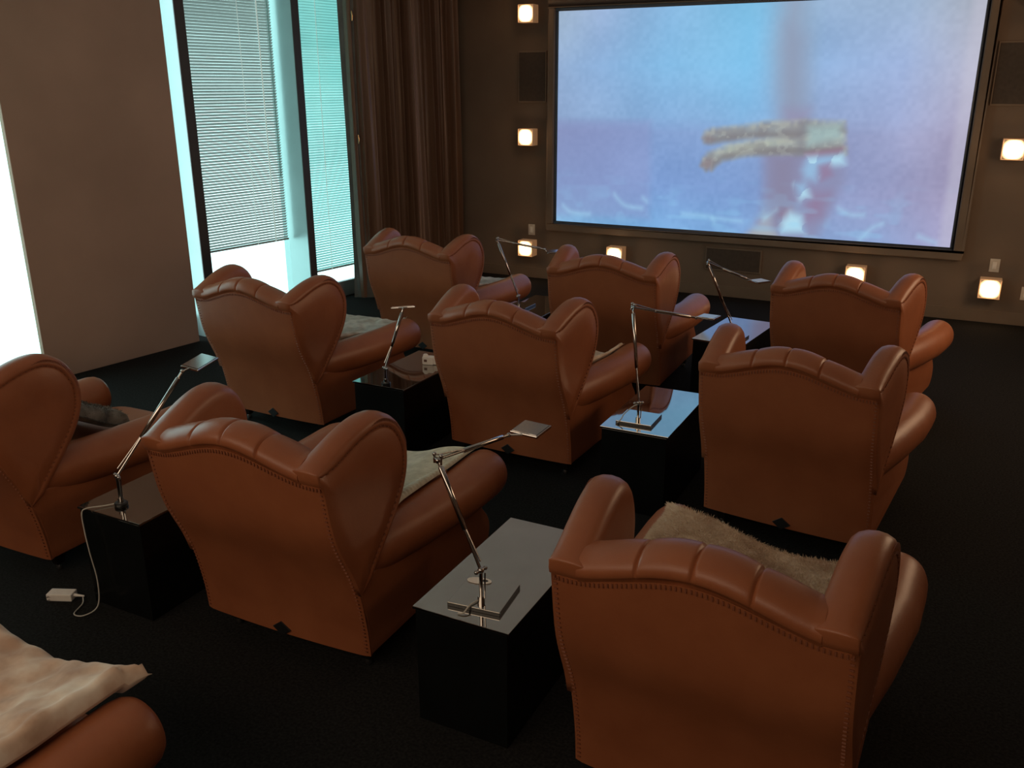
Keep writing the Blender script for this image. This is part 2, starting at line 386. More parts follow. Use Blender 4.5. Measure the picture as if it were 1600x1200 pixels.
def screen_colors(U, V):
    C = np.zeros(U.shape+(3,))
    gu = [0, .12, .3, .5, .68, .85, 1.0]; gv = [0, .25, .48, .55, .8, 1.0]
    T = np.array([
        [(166,188,212),(160,186,224),(142,192,234),(136,198,234),(160,188,222),(166,190,220),(184,188,200)],
        [(158,186,224),(152,190,234),(140,198,242),(138,198,238),(154,188,232),(166,188,230),(188,188,208)],
        [(152,178,218),(150,182,224),(146,188,234),(146,188,232),(160,182,224),(170,184,226),(186,180,208)],
        [(144,158,200),(144,162,208),(142,172,222),(146,176,224),(158,172,214),(166,174,214),(176,168,198)],
        [(138,164,212),(138,164,214),(134,168,224),(138,170,224),(152,168,214),(162,168,210),(170,162,196)],
        [(140,190,230),(134,184,230),(128,180,232),(136,178,230),(146,174,220),(152,174,220),(170,164,204)]], float)
    iu = np.clip(np.searchsorted(gu, U, side='right')-1, 0, 5); iv = np.clip(np.searchsorted(gv, V, side='right')-1, 0, 4)
    g0 = np.array(gu); h0 = np.array(gv)
    fu = np.clip((U-g0[iu])/(g0[iu+1]-g0[iu]), 0, 1)[..., None]; fv = np.clip((V-h0[iv])/(h0[iv+1]-h0[iv]), 0, 1)[..., None]
    C = (T[iv, iu]*(1-fu)+T[iv, iu+1]*fu)*(1-fv)+(T[iv+1, iu]*(1-fu)+T[iv+1, iu+1]*fu)*fv
    def mix(col, m, a=1.):
        nonlocal C; m = (m*a)[..., None]; C = C*(1-m)+np.array(col, float)*m
    n1 = vnoise(U, V, 9, 7, 1); n2 = vnoise(U, V, 40, 26, 2); n3 = vnoise(U, V, 110, 60, 3); n4 = vnoise(U, V, 22, 30, 4)
    C = C*.95+((n1-.5)*14+(n3-.5)*7)[..., None]
    mix((142, 152, 200), seg_mask(U, V, [(-.02,.505),(.262,.5),(.27,.96),(-.02,.97)], .03), .45)
    mix((118, 196, 244), seg_mask(U, V, [(.46,.02),(.56,.02),(.55,.46),(.49,.48),(.44,.3)], .2), .4)
    # column of haze
    mix((148, 162, 186), seg_mask(U, V, [(.568,-.05),(.632,-.05),(.648,.5),(.60,.5),(.575,.35),(.562,.2)], .09), .9)
    mix((142, 152, 178), seg_mask(U, V, [(.585,.1),(.63,.15),(.645,.5),(.59,.5)], .07), .6)
    mix((150, 140, 172), seg_mask(U, V, [(.60,.44),(.655,.44),(.655,.6),(.60,.6)], .05), .6)
    # body standing in the water
    mix((140, 142, 176), seg_mask(U, V, [(.555,.62),(.75,.6),(.752,.75),(.73,.86),(.70,1.02),(.53,1.02),(.565,.9),(.565,.76)], .04), .85)
    mix((136, 128, 152), seg_mask(U, V, [(.57,.64),(.64,.62),(.64,.98),(.59,.98),(.58,.85)], .06), .6*1.0)
    mix((148, 116, 146), seg_mask(U, V, [(.67,.80),(.72,.80),(.71,.9),(.67,.93)], .05), .6)
    mix((150, 104, 120), seg_mask(U, V, [(.615,.9),(.635,.87),(.645,.93),(.625,.95)], .03), .6)
    # arms reaching to the left
    up_ = [(.403,.572),(.408,.545),(.421,.532),(.482,.520),(.559,.497),(.65,.489),(.737,.493),(.742,.535),(.623,.565),(.531,.566),(.455,.585),(.425,.596),(.408,.592)]
    lo_ = [(.403,.697),(.407,.665),(.418,.638),(.469,.602),(.563,.570),(.74,.535),(.748,.625),(.612,.634),(.519,.643),(.456,.670),(.44,.692),(.43,.715),(.424,.70),(.416,.718),(.41,.704)]
    mu, ml = seg_mask(U, V, up_, .02), seg_mask(U, V, lo_, .02)
    mix((150, 152, 150), mu, .85); mix((158, 164, 158), ml, .85)
    du = np.maximum(mu*(1-seg_mask(U, V, [(a, b-.024) for a, b in up_], .02)), ml*(1-seg_mask(U, V, [(a, b-.03) for a, b in lo_], .02)))
    mix((122, 116, 118), du, .65)
    mix((188, 190, 176), np.maximum(mu*(1-seg_mask(U, V, [(a, b+.022) for a, b in up_], .02)), ml*(1-seg_mask(U, V, [(a, b+.03) for a, b in lo_], .02)))*np.clip(n3*2-.3, 0, 1), .5)
    mix((178, 186, 170), seg_mask(U, V, [(.46,.61),(.56,.575),(.6,.575),(.56,.61),(.47,.64)], .03), .6)
    tex = (n3 > .62)*1.
    mix((196, 206, 196), np.maximum(mu, ml)*tex*np.clip(n2*2-.5, 0, 1), .35)
    mix((128, 124, 130), np.maximum(mu, ml)*np.clip((n2-.5)*3, 0, 1), .40)
    mix((164, 196, 196), seg_mask(U, V, [(.652,.51),(.73,.50),(.735,.56),(.66,.60)], .03), .7)
    mix((150, 112, 140), seg_mask(U, V, [(.655,.627),(.74,.600),(.742,.625),(.655,.645)], .02), .75)
    mix((128, 128, 138), seg_mask(U, V, [(.64,.49),(.652,.49),(.650,.64),(.635,.64)], .03), .6)
    mix((134, 122, 130), seg_mask(U, V, [(.404,.572),(.416,.556),(.43,.575),(.415,.592)], .02), .7)
    mix((138, 122, 130), seg_mask(U, V, [(.403,.697),(.413,.664),(.432,.672),(.425,.715)], .02), .6)
    # foam highlights
    for poly in ([(.652,.70),(.661,.648),(.70,.638),(.742,.628),(.748,.668),(.70,.678),(.69,.69),(.685,.745),(.66,.735)], [(.640,.765),(.661,.758),(.676,.815),(.655,.83)], [(.614,.935),(.633,.888),(.66,.905),(.672,.975),(.617,.985)]):
        m = seg_mask(U, V, poly, .03); mix((150, 192, 226), m, .85); mix((196, 240, 250), m*(n2 > .55), .6)
    mix((150, 120, 150), seg_mask(U, V, [(.69,.68),(.715,.665),(.725,.72),(.70,.745)], .02), .6)
    mix((164, 172, 186), seg_mask(U, V, [(.54,1.02),(.57,.90),(.59,.92),(.60,1.02)], .03), .8)
    mix((172, 176, 176), seg_mask(U, V, [(.515,1.02),(.545,.98),(.60,.98),(.62,1.02)], .02), .6)
    # caustic ripples near the bottom
    rip = np.clip((vnoise(U+.02*n1, V, 26, 34, 8)-.62)*4, 0, 1)*np.clip((V-.72)/.2, 0, 1)
    mix((150, 210, 245), rip, .28)
    for pts in ([(.17,.85),(.20,.90),(.25,.91)], [(.25,.86),(.262,.875)], [(.36,.925),(.43,.93),(.446,.955)], [(.44,.935),(.516,.943)], [(.745,.86),(.775,.885),(.805,.882)], [(.80,1.0),(.825,.94),(.85,.915)], [(.02,.92),(.045,.95),(.1,.955)], [(.6,.88),(.57,.93)], [(.93,.96),(.97,.985)]):
        pts = [p for p in catmull([(a, b) for a, b in pts], 4)]
        poly = [tuple(p+[0, -.004]) for p in pts]+[tuple(p+[0, .006]) for p in pts[::-1]]
        mix((176, 232, 252), seg_mask(U, V, poly, .022), .5)
    mix((196, 196, 214), seg_mask(U, V, [(.975,-.1),(1.1,-.1),(1.1,1.1),(.975,1.1)], .02), .45)
    return np.clip(C, 0, 255)/255.

def screen():
    x0, x1, z0, z1 = -4.25, -.13, .698, 2.935
    root = empty('projection_screen', ((x0+x1)/2, YF, z0), 0, 'large framed cinema screen on the front wall glowing with a blue underwater picture', 'screen')
    cx, cz = (x0+x1)/2, z0
    nx, nz = 384, 208
    U, V = np.meshgrid(np.linspace(0, 1, nx+1), np.linspace(1, 0, nz+1))
    v = [((x1-x0)*(u-.5), -.035, (z1-z0)*(1-w)) for u, w in zip(U.ravel(), V.ravel())]
    f = [(k*(nx+1)+i, k*(nx+1)+i+1, (k+1)*(nx+1)+i+1, (k+1)*(nx+1)+i) for k in range(nz) for i in range(nx)]
    me = bpy.data.meshes.new('screen_surface'); me.from_pydata(v, [], f)
    C = screen_colors(U, V); C = np.where(C <= .04045, C/12.92, ((C+.055)/1.055)**2.4)
    at = me.color_attributes.new('picture', 'FLOAT_COLOR', 'POINT')
    at.data.foreach_set('color', np.concatenate([C, np.ones(C.shape[:2]+(1,))], 2).astype(np.float32).ravel())
    m = bpy.data.materials.new('screen_picture'); m.use_nodes = True; nt = m.node_tree; nt.nodes.clear()
    o = nt.nodes.new('ShaderNodeOutputMaterial'); e = nt.nodes.new('ShaderNodeEmission'); a = nt.nodes.new('ShaderNodeVertexColor'); a.layer_name = 'picture'
    nt.links.new(a.outputs[0], e.inputs[0]); e.inputs[1].default_value = 1.0; nt.links.new(e.outputs[0], o.inputs[0])
    me.materials.append(m); ob = bpy.data.objects.new('screen_surface', me); COL.objects.link(ob); ob.parent = root
    def ring(name, a0, a1, ya, yb, mat, bev):
        mb = MB(); w, h = (x1-x0)/2, (z1-z0)
        mb.box((0, (ya+yb)/2, -(a0+a1)/2), (2*(w+a1), yb-ya, a1-a0)); mb.box((0, (ya+yb)/2, h+(a0+a1)/2), (2*(w+a1), yb-ya, a1-a0))
        for s in (-1, 1): mb.box((s*(w+(a0+a1)/2), (ya+yb)/2, h/2), (a1-a0, yb-ya, h+2*a0))
        return mb.build(name, M[mat], root, bevel=bev)
    ring('inner_border', 0, .034, -.045, 0, 'screenborder', .004)
    ring('frame', .034, .115, -.075, 0, 'screenframe', .012)
screen()

# ------------------------------------------------------------------ sconces, speakers, plates on the front wall
def sconce(loc, label):
    r = empty('wall_sconce', loc, 0, label, 'wall light', 'glowing cube sconces round the screen')
    MB().box((0, -.006, 0), (.10, .012, .10)).build('wall_bracket', M['shadeplate'], r, bevel=.003)
    mb = MB(); s = .092
    for a, b, c, d in ((0, -.078, s-.004, 'h'), (0, -.078, -s+.004, 'h')): mb.box((a, b, c), (2*s, .132, .008))
    for q in (-1, 1): mb.box((q*(s-.004), -.078, 0), (.008, .132, 2*s-.016))
    mb.box((0, -.016, 0), (2*s-.016, .008, 2*s-.016))
    mb.build('frosted_shade', M['shade'], r, bevel=.002)
    MB().box((0, -.125, 0), (2*s-.018, .03, 2*s-.018)).build('diffuser', M['glow'], r, bevel=.006)
    return r
s0 = None
for (x, z, lb) in [(-4.60, 2.92, 'glowing cube sconce level with the top left corner of the screen'),
                   (-4.60, 1.625, 'glowing cube sconce left of the screen at half its height, below the dark speaker'),
                   (-4.60, .365, 'glowing cube sconce low on the wall left of the screen under an ivory plate'),
                   (-3.49, .37, 'glowing cube sconce under the left part of the screen, above the middle front armchair'),
                   (-.94, .37, 'glowing cube sconce under the right part of the screen, above the right front armchair'),
                   (.262, .35, 'glowing cube sconce low on the wall right of the screen under an ivory plate'),
                   (.262, 1.62, 'glowing cube sconce right of the screen at half its height'),
                   (.262, 2.90, 'glowing cube sconce level with the top right corner of the screen')]:
    if s0 is None: s0 = sconce((x, YF, z), lb)
    else: dup(s0, (x, YF, z), 0, lb)

def speaker(x, z, w, h, label):
    r = empty('wall_speaker', (x, YF, z), 0, label, 'speaker', 'dark flush speakers on the screen wall')
    MB().box((0, -.010, 0), (w, .020, h)).build('housing', M['screenframe'], r, bevel=.003)
    MB().box((0, -.022, 0), (w-.03, .006, h-.03)).build('grille', M['grille'], r, bevel=.002)
speaker(-4.575, 2.27, .35, .545, 'dark upright speaker panel on the wall left of the screen')
speaker(.19, 2.265, .35, .545, 'dark upright speaker panel on the wall right of the screen')
speaker(-2.19, .405, .60, .25, 'dark wide speaker panel on the wall under the screen')
def plate(x, z, label):
    r = empty('wall_plate', (x, YF, z), 0, label, 'wall plate', 'ivory wall plates beside the screen')
    MB().box((0, -.004, 0), (.085, .008, .125)).build('cover', M['plate'], r, bevel=.002)
    MB().box((0, -.009, 0), (.035, .006, .068)).build('rocker', M['white'], r, bevel=.0015)
plate(-4.58, .57, 'ivory wall plate directly above the low left sconce')
plate(.272, .553, 'ivory wall plate directly above the low right sconce')
plate(.57, .31, 'ivory wall plate at floor level on the right edge, right of the low sconce')

# ------------------------------------------------------------------ armchair
YB = [(.10, .203), (.25, .187), (.45, .140), (.67, .045), (.90, 0.), (1.1, -.035)]
def yb(z):
    zs, ys = [a for a, b in YB], [b for a, b in YB]
    i = max(0, min(len(zs)-2, np.searchsorted(zs, z)-1))
    h = zs[i+1]-zs[i]; t = (z-zs[i])/h
    def sl(j):
        if j == 0: return (ys[1]-ys[0])/(zs[1]-zs[0])
        if j == len(zs)-1: return (ys[-1]-ys[-2])/(zs[-1]-zs[-2])
        return (ys[j+1]-ys[j-1])/(zs[j+1]-zs[j-1])
    t2, t3 = t*t, t**3
    return (2*t3-3*t2+1)*ys[i]+(t3-2*t2+t)*h*sl(i)+(-2*t3+3*t2)*ys[i+1]+(t3-t2)*h*sl(i+1)
def seam(x): return .897+.080*(.5+.5*math.cos(PI*min(abs(x), .37)/.37))
HW = .405
def panel_pt(x, z): return yb(z)-.014*(1-(x/HW)**2)

def wing_outline():
    rear = [(yb(z), z) for z in np.linspace(.40, .895, 12)]
    corner = [(-.014, .906), (-.021, .925), (-.024, .952)]
    top = catmull([(-.024, .958), (.04, .990), (.12, 1.023), (.20, 1.050), (.28, 1.064), (.35, 1.056), (.42, 1.015), (.468, .945), (.488, .87), (.478, .775), (.435, .68), (.36, .575), (.285, .485), (.23, .42)], 5)
    pts = rear+corner+[tuple(p) for p in top]
    wt = [.06]*len(rear)+[.08, .10, .40]+[min(1., .55+.45*i/4) for i in range(len(top))]
    return pts, wt
WP, WW = wing_outline()

def _wing_dirs():
    P = np.array(WP); n = len(P); out = []
    for i in range(n):
        t = P[(i+1) % n]-P[i-1]; t /= np.linalg.norm(t)+1e-9
        nr = np.array([t[1], -t[0]])            # outline runs clockwise seen with y right, z up
        out.append(nr*WW[i])
    D = np.array(out)
    for _ in range(10): D[1:-1] = .25*D[:-2]+.5*D[1:-1]+.25*D[2:]
    return D
WD = _wing_dirs()
def wing_inset(d): return np.array(WP)+WD*d
def wing_x(y): return .4035+.085*y
TH = .118
def make_wing(s):
    mb = MB(); R = []
    cen = np.array([.22, .74])
    prof = [(.060, .0), (.052, -.0045), (.046, -.0005), (.036, .0005), (.024, -.004), (.012, -.013), (.003, -.032), (0, -.055), (.003, -.078), (.012, -.098), (.026, -.110), (.045, -.1165), (.07, -.118)]
    def ring(P2, dx): return [(s*(wing_x(y)+(dx*min(1, w*1.2) if dx > -.02 else dx)), y, z) for (y, z), w in zip(P2, WW)]
    base = wing_inset(.060)
    for k in (.0, .33, .66): R.append(ring(cen+(base-cen)*max(k, .02), 0))
    for d, dx in prof: R.append(ring(wing_inset(d), dx))
    b2 = wing_inset(.07)
    for k in (.6, .3, .02): R.append(ring(cen+(b2-cen)*k, -.118-.012*(1-k)))
    return mb.rings(R, closed=True, cap=True)

def make_back_panel():
    mb = MB(); nx, nz = 32, 32; R = []
    for k in range(nz+1):
        row = []
        for i in range(nx+1):
            x = -HW+2*HW*i/nx; z = .108+(seam(x)-.108)*k/nz; e = abs(x)/HW
            row.append((x, panel_pt(x, z)+.006*max(0, (e-.93)/.07), z))
        for i in range(nx, -1, -1):
            x = -HW+2*HW*i/nx; z = .108+(seam(x)-.108)*k/nz; row.append((x*.985, yb(z)+.03, z))
        R.append(row)
    return mb.rings(R)

def make_backrest():
    pl = [-.150, 0., .150]
    xs = sorted(set([round(v, 4) for v in np.linspace(-.318, .318, 45)]+[round(p+d, 4) for p in pl+[-.292, .292] for d in (-.012, -.007, -.0035, 0, .0035, .007, .012)]))
    R = []
    for x in xs:
        s = seam(x)
        pin = sum(math.exp(-((x-p)/.0048)**2) for p in pl)*.009
        puff = sum(.004*math.sin(PI*(x-a)/(b-a)) for a, b in zip([-.292]+pl, pl+[.292]) if a < x < b)
        rel = [(-.006, -.004, .0), (-.021, .018, .4), (-.020, .042, .8), (.002, .066, 1), (.040, .080, 1), (.085, .077, 1), (.130, .052, 1), (.163, .0, 1), (.195, -.12, .7)]
        sec = [(yb(s)+a, s+b, w) for a, b, w in rel]+[(.255, .62, 0), (.31, .46, 0), (.30, .41, 0), (.20, .40, 0), (.165, .48, 0), (.10, .64, 0), (.05, .80, 0)]
        loop = []
        for a, b, w in sec:
            dy, dz = a-.085, b-s; L = math.hypot(dy, dz)+1e-9; k = (puff-pin)*w/L
            loop.append((a+dy*k, b+dz*k))
        loop = catmull(loop, 3, True)
        R.append([(x, p[0], p[1]) for p in loop])
    return MB().rings(R)

def make_arm(s):
    R = []; n = 36
    st = [(.165, .80), (.24, .90), (.36, .98), (.6, 1.0), (.9, 1.02), (1.08, 1.05), (1.15, 1.04), (1.185, .98), (1.203, .88), (1.212, .74), (1.208, .68), (1.206, .6), (1.212, .5), (1.216, .25), (1.217, .02)]
    for y, k in st:
        cx = .302+.102*smooth(.12, .95, y); cz = .482+.004*smooth(.3, 1.1, y); ring = []
        for j in range(n):
            a = 2*PI*j/n; rx = .105*k; rz = .108*k
            x = math.cos(a)*rx; z = math.sin(a)*rz
            ring.append((s*(cx+x), y, cz+z))
        R.append(ring)
    return MB().rings(R)

def prism_x(poly, x0, x1):
    return MB().rings([[(x, y, z) for y, z in poly] for x in (x0, x1)])

def make_side(s):
    front = catmull([(1.13, .105), (1.178, .125), (1.205, .18), (1.192, .25), (1.135, .32), (1.112, .38), (1.125, .45)], 4)
    rear = [(yb(z)+.012, z) for z in np.linspace(.45, .107, 8)]
    poly = [tuple(p) for p in front]+rear
    a, b = s*.29, s*.404
    return prism_x(poly, min(a, b), max(a, b))

def superpad(cx, cy, cz, hx, hy, hz, p=4., nu=40, nv=16, top=0.):
    R = []
    for k in range(1, nv):
        ph = -PI/2+PI*k/nv; c, s_ = math.cos(ph), math.sin(ph)
        c = abs(c)**(2/p); s_ = math.copysign(abs(s_)**(2/p), s_); ring = []
        for j in range(nu):
            t = 2*PI*j/nu; a, b = math.cos(t), math.sin(t)
            x = hx*c*math.copysign(abs(a)**(2/6), a); y = hy*c*math.copysign(abs(b)**(2/6), b); z = hz*s_
            if s_ > 0: z += top*(1-(x/hx)**2)*(1-(y/hy)**2)
            ring.append((cx+x, cy+y, cz+z))
        R.append(ring)
    return MB().rings(R)

def make_stitching():
    mb = MB()
    def st(p, t, nrm, L, wd, h):
        t = Vector(t).normalized(); nrm = Vector(nrm).normalized(); b = nrm.cross(t).normalized(); nrm = t.cross(b)
        mb.box(p, (L, wd, h), Matrix((t, b, nrm)).transposed())
    # gathered stitches under the top roll and down both sides of the back
    x = -.392
    while x <= .392:
        z = seam(x)-.011; st((x, panel_pt(x, z)-.001, z), (0, .03, 1), (0, -1, 0), .013, .0045, .005); x += .0135
    z = .13
    while z < .885:
        for s in (-1, 1):
            dy = yb(z+.01)-yb(z-.01)
            st((s*.390, panel_pt(.390, z)-.0005, z), (1, 0, 0), (0, -1, -dy/.02), .010, .0045, .0045)
        z += .0175
    P1, P2 = wing_inset(.049), wing_inset(.020)
    acc = 0
    for i in range(14, len(WP)-3):
        a, b = P1[i], P1[i+1]; L = np.linalg.norm(b-a); acc += L
        if acc > .016:
            acc = 0; t = (b-a)/L
            for s in (-1, 1):
                st((s*(wing_x(a[0])-.0008), a[0], a[1]), (0, t[0], t[1]), (s, 0, 0), .009, .0038, .004)
    for i in range(len(WP)):
        y, z = WP[i]
        if y > .15 and z > .84:
            for f in (.25, .75):
                j = (i+1) % len(WP)
                a = P1[i]*(1-f)+P1[j]*f; b = P2[i]*(1-f)+P2[j]*f; k = smooth(.14, .34, y)*smooth(.82, .93, z); b = a+(b-a)*max(.08, k); c = (a+b)/2; d = b-a
                for s in (-1, 1):
                    st((s*(wing_x(c[0])-.0015), c[0], c[1]), (-s*.12*0, d[0], d[1]), (s, 0, 0), float(np.linalg.norm(d)), .0024, .0025)
    return mb

def make_chair(label):
    r = empty('wing_armchair', (0, 0, 0), 0, label, 'armchair', 'cognac leather wing armchairs in rows')
    L = M['leather']
    make_back_panel().build('back_panel', L, r, smooth=50)
    make_backrest().build('backrest', L, r, smooth=60)
    for s in (-1, 1):
        make_wing(s).build('wing', L, r, smooth=75)
        make_arm(s).build('armrest', L, r, smooth=60)
        make_side(s).build('side_panel', L, r, bevel=.010, segs=3)
    superpad(0, .76, .375, .292, .47, .095, top=.02).build('seat_cushion', L, r, smooth=80)
    MB().box((0, 1.09, .205), (.585, .09, .20)).build('front_apron', L, r, bevel=.012, segs=3)
    MB().box((0, .66, .155), (.60, .86, .10)).build('seat_frame', L, r, bevel=.006)
    tag(make_stitching().build('stitching', M['stitch'], r), kind='stuff')
    d = MB(); c, h = .045, .033
    d.rings([[(-c, y, .132), (0, y, .132-h), (c, y, .132), (0, y, .132+h)] for y in (yb(.132)-.020, yb(.132)-.008)])
    o = d.build('emblem_patch', M['patch'], r, bevel=.002); o['label'] = 'black diamond patch'
    for x, y in ((-.33, .29), (.33, .29), (-.345, 1.07), (.345, 1.07)):
        lb = MB(); q = [(.030, .112), (.028, .085), (.019, .032)]
        lb.rings([[(x-a, y-a, z), (x+a, y-a, z), (x+a, y+a, z), (x-a, y+a, z)] for a, z in q])
        lg = lb.build('leg', M['leg'], r, bevel=.003)
        MB().lathe((x, y, 0), [(.012, .0), (.016, .003), (.016, .018), (.012, .032)], 16).build('caster', M['steel'], lg, smooth=40)
    return r

CH = [((-2.197, 2.116), 1.2, 'large leather wing armchair with cream knitted throw, left of the foreground side table'),
      ((-.488, 1.966), -1.4, 'big leather wing armchair at the lower right with a pale fur over its seat'),
      ((-2.25, 4.154), -1.9, 'leather wing armchair in the centre of the middle row, between two side tables'),
      ((-.63, 3.914), -5.4, 'leather wing armchair at the right end of the middle row'),
      ((-3.92, 4.02), -1.6, 'leather wing armchair before the window posts, left end of the middle row'),
      ((-2.228, 5.724), 1.4, 'leather wing armchair in the middle of the front row, nearest the screen'),
      ((-.683, 5.735), -9.7, 'leather wing armchair at the right end of the front row'),
      ((-3.898, 5.819), -.7, 'leather wing armchair by the brown curtain, left end of the front row'),
      ((-3.945, 2.065), 0., 'leather wing armchair cut off by the left edge, with a grey fur cushion'),
      ((-2.25, .15), 0., 'leather armchair in the bottom left corner, only its arm showing under cream fur')]
chair0 = make_chair(CH[0][2])
chair0.location = (*CH[0][0], 0); chair0.rotation_euler = (0, 0, math.radians(CH[0][1]))
for (p, a, lb) in CH[1:]: dup(chair0, (*p, 0), math.radians(a), lb)

# ------------------------------------------------------------------ side tables
def make_table(label):
    r = empty('side_table', (0, 0, 0), 0, label, 'side table', 'black side tables with mirror tops')
    MB().box((0, .372, .227), (.358, .736, .454)).build('cabinet', M['black'], r, bevel=.003)
    MB().box((0, .372, .461), (.374, .748, .010)).build('mirror_top', M['mirror'], r, bevel=.0015)
    return r
TB = [((-3.048, 2.236), 0, 'black side table with mirror top at the left, white cord hanging over its edge'),
      ((-1.340, 2.230), 0, 'black side table with mirror top in the foreground between the two nearest armchairs'),
      ((-1.400, 4.130), 0, 'black side table with mirror top reflecting the blue screen, left of the right middle-row armchair'),
      ((-3.026, 4.158), 0, 'black side table with mirror top carrying a small white adapter, left of the central armchair'),
      ((-1.455, 6.01), -6, 'black side table with mirror top between the middle and right front-row armchairs'),
      ((-3.05, 6.05), 0, 'black side table mostly hidden between the left and middle front-row armchairs')]
t0 = make_table(TB[0][2]); t0.location = (*TB[0][0], 0)
for p, a, lb in TB[1:]: dup(t0, (*p, 0), math.radians(a), lb)
ZT = .466

# ------------------------------------------------------------------ desk lamps
def sphere_mb(mb, c, r, n=12):
    prof = [(max(1e-4, r*math.sin(PI*k/8)), -r*math.cos(PI*k/8)) for k in range(9)]
    return mb.lathe(c, prof, n)
def lamp(label, B, base, jh, Ee, head, Hp=None, cord=None, baserot=0.):
    B = Vector((*B, ZT)); r = empty('desk_lamp', B, 0, label, 'lamp', 'chrome articulated reading lamps on the side tables')
    J = Vector((0, 0, jh)); E = Vector(Ee)-B
    if base == 'plate':
        Rm = Matrix.Rotation(baserot, 3, 'Z'); off = Rm @ Vector((-.01, .05, 0))
        bs = MB().box((off.x, off.y, .0065), (.195, .195, .013), Rm).build('base', M['black'], r, bevel=.001)
        MB().box((off.x, off.y, .0145), (.193, .193, .003), Rm).build('base_plate', M['mirror'], bs, bevel=.0006)
        z0 = .016
    else:
        MB().lathe((0, 0, 0), [(.026, 0), (.028, .003), (.028, .014), (.024, .018)], 24).build('base', M['darkfoot'], r, smooth=40)
        z0 = .018
    mb = MB(); mb.tube([(0, 0, z0), (0, 0, z0+.02)], .013, 14); mb.tube([(0, 0, z0), J], .0065, 12)
    mb.tube([(.014, 0, z0+.015), (.014, .004, jh-.01)], .0028, 8)
    mb.build('stem', M['chrome'], r, smooth=50)
    d = (E-J); L = d.length; dn = d.normalized(); sd = dn.cross(Vector((0, 0, 1))).normalized(); pr = sd.cross(dn)
    mb = MB(); sphere_mb(mb, J, .012); mb.tube([J-sd*.022, J+sd*.022], .006, 10); sphere_mb(mb, J-sd*.022, .008); sphere_mb(mb, J+sd*.022, .008)
    mb.build('lower_joint', M['chrome'], r, smooth=50)
    mb = MB(); mb.tube([J, J+dn*L*.5, E], [.0055, .006, .006], 10); mb.tube([J+pr*.016+dn*.03, J+dn*L*.42+pr*.003], .003, 8)
    mb.tube([J+dn*L*.36, J+dn*L*.37, J+dn*L*.93, J+dn*L*.94], [.006, .0095, .0095, .006], 12)
    mb.build('lower_arm', M['chrome'], r, smooth=50)
    c, ax, ay = head                                       # centre, two half axes (world)
    c = Vector(c)-B; ax = Vector(ax); ay = Vector(ay); nz = ax.cross(ay).normalized()
    H = Vector(Hp)-B if Hp else E
    if Hp:
        d2 = H-E; L2 = d2.length; n2 = d2.normalized(); s2 = n2.cross(Vector((0, 0, 1))).normalized(); p2 = s2.cross(n2)
        mb = MB(); mb.tube([E-s2*.016, E+s2*.016], .007, 10); sphere_mb(mb, E-s2*.016+p2*.016, .008); sphere_mb(mb, E+s2*.016+p2*.016, .008)
        mb.tube([E-s2*.016+p2*.018, E-s2*.016-p2*.016], .004, 8); mb.tube([E+s2*.016+p2*.018, E+s2*.016-p2*.016], .004, 8); sphere_mb(mb, E-p2*.004, .011)
        mb.build('elbow_joint', M['chrome'], r, smooth=50)
        mb = MB(); mb.tube([E, H], .0055, 10); mb.tube([E+p2*.018, E+n2*L2*.36+p2*.004], .003, 8)
        mb.tube([E+n2*L2*.34, E+n2*L2*.35, E+n2*L2*.9, E+n2*L2*.91], [.006, .009, .009, .006], 12)
        mb.build('upper_arm', M['chrome'], r, smooth=50)
    mb = MB(); sphere_mb(mb, H, .009); near = c-ay*.92
    mb.tube([H, near], .0045, 8); mb.tube([near-ax*.35, near+ax*.35], .0055, 8)
    mb.build('head_hinge', M['chrome'], r, smooth=50)
    mb = MB(); q = [c+ax*a+ay*b for a, b in ((-1,-1),(1,-1),(1,1),(-1,1))]
    mb.rings([[p-nz*.005 for p in q], [p+nz*.005 for p in q]]); hd = mb.build('lamp_head', M['chrome'], r, bevel=.003)
    mb = MB(); q = [c+ax*a*.88+ay*b*.88 for a, b in ((-1,-1),(1,-1),(1,1),(-1,1))]
    mb.rings([[p+nz*.0053 for p in q], [p+nz*.0066 for p in q]]); mb.build('top_plate', M['headface'], hd)
    if cord:
        mb = MB(); mb.tube([p for p in catmull([Vector(p)-B for p in cord], 6)], .0028, 8)
        mb.build('power_cord', M['cord'], r, smooth=60)
    return r
V3 = Vector
# on the near table
lamp('chrome reading lamp on the near foreground table, head stretched out over the table', (-1.317, 2.342), 'plate', .135, (-1.509, 2.395, .954),
     ((-1.375, 2.85, .93), (.060, -.006, 0), (.0, .066, 0)), (-1.425, 2.765, .928), [(-1.317, 2.36, .485), (-1.335, 2.30, .486), (-1.342, 2.262, .473), (-1.36, 2.255, .470)], baserot=.10)
lamp('chrome reading lamp on the table that reflects the blue screen', (-1.420, 4.252), 'plate', .115, (-1.51, 4.357, 1.066),
     ((-1.18, 4.645, .985), (.050, -.004, 0), (.004, .062, -.004)), (-1.235, 4.60, .985), [(-1.415, 4.262, .57), (-1.45, 4.262, .555), (-1.49, 4.235, .515), (-1.50, 4.215, .49), (-1.515, 4.19, .472)], baserot=.02)
lamp('chrome reading lamp on the front-row table before the right armchair', (-1.385, 6.10), 'plate', .115, (-1.573, 6.071, 1.008),
     ((-1.235, 6.19, .885), (.042, -.032, 0), (.036, .05, 0)), (-1.29, 6.165, .89), None, baserot=-.1)
lamp('single-arm chrome lamp standing on a small foot on the table with the white adapter', (-2.99, 4.19), 'foot', .105, (-2.931, 4.319, .915),
     ((-2.962, 4.366, .908), (.064, .036, .004), (-.03, .047, -.0135)), None, None)
lamp('single-arm chrome lamp on the far left table, its head above the armchair wing', (-3.069, 2.324), 'foot', .138, (-2.949, 2.634, 1.0),
     ((-2.98, 2.765, 1.0), (.060, -.008, 0), (-.030, .092, 0)), None)
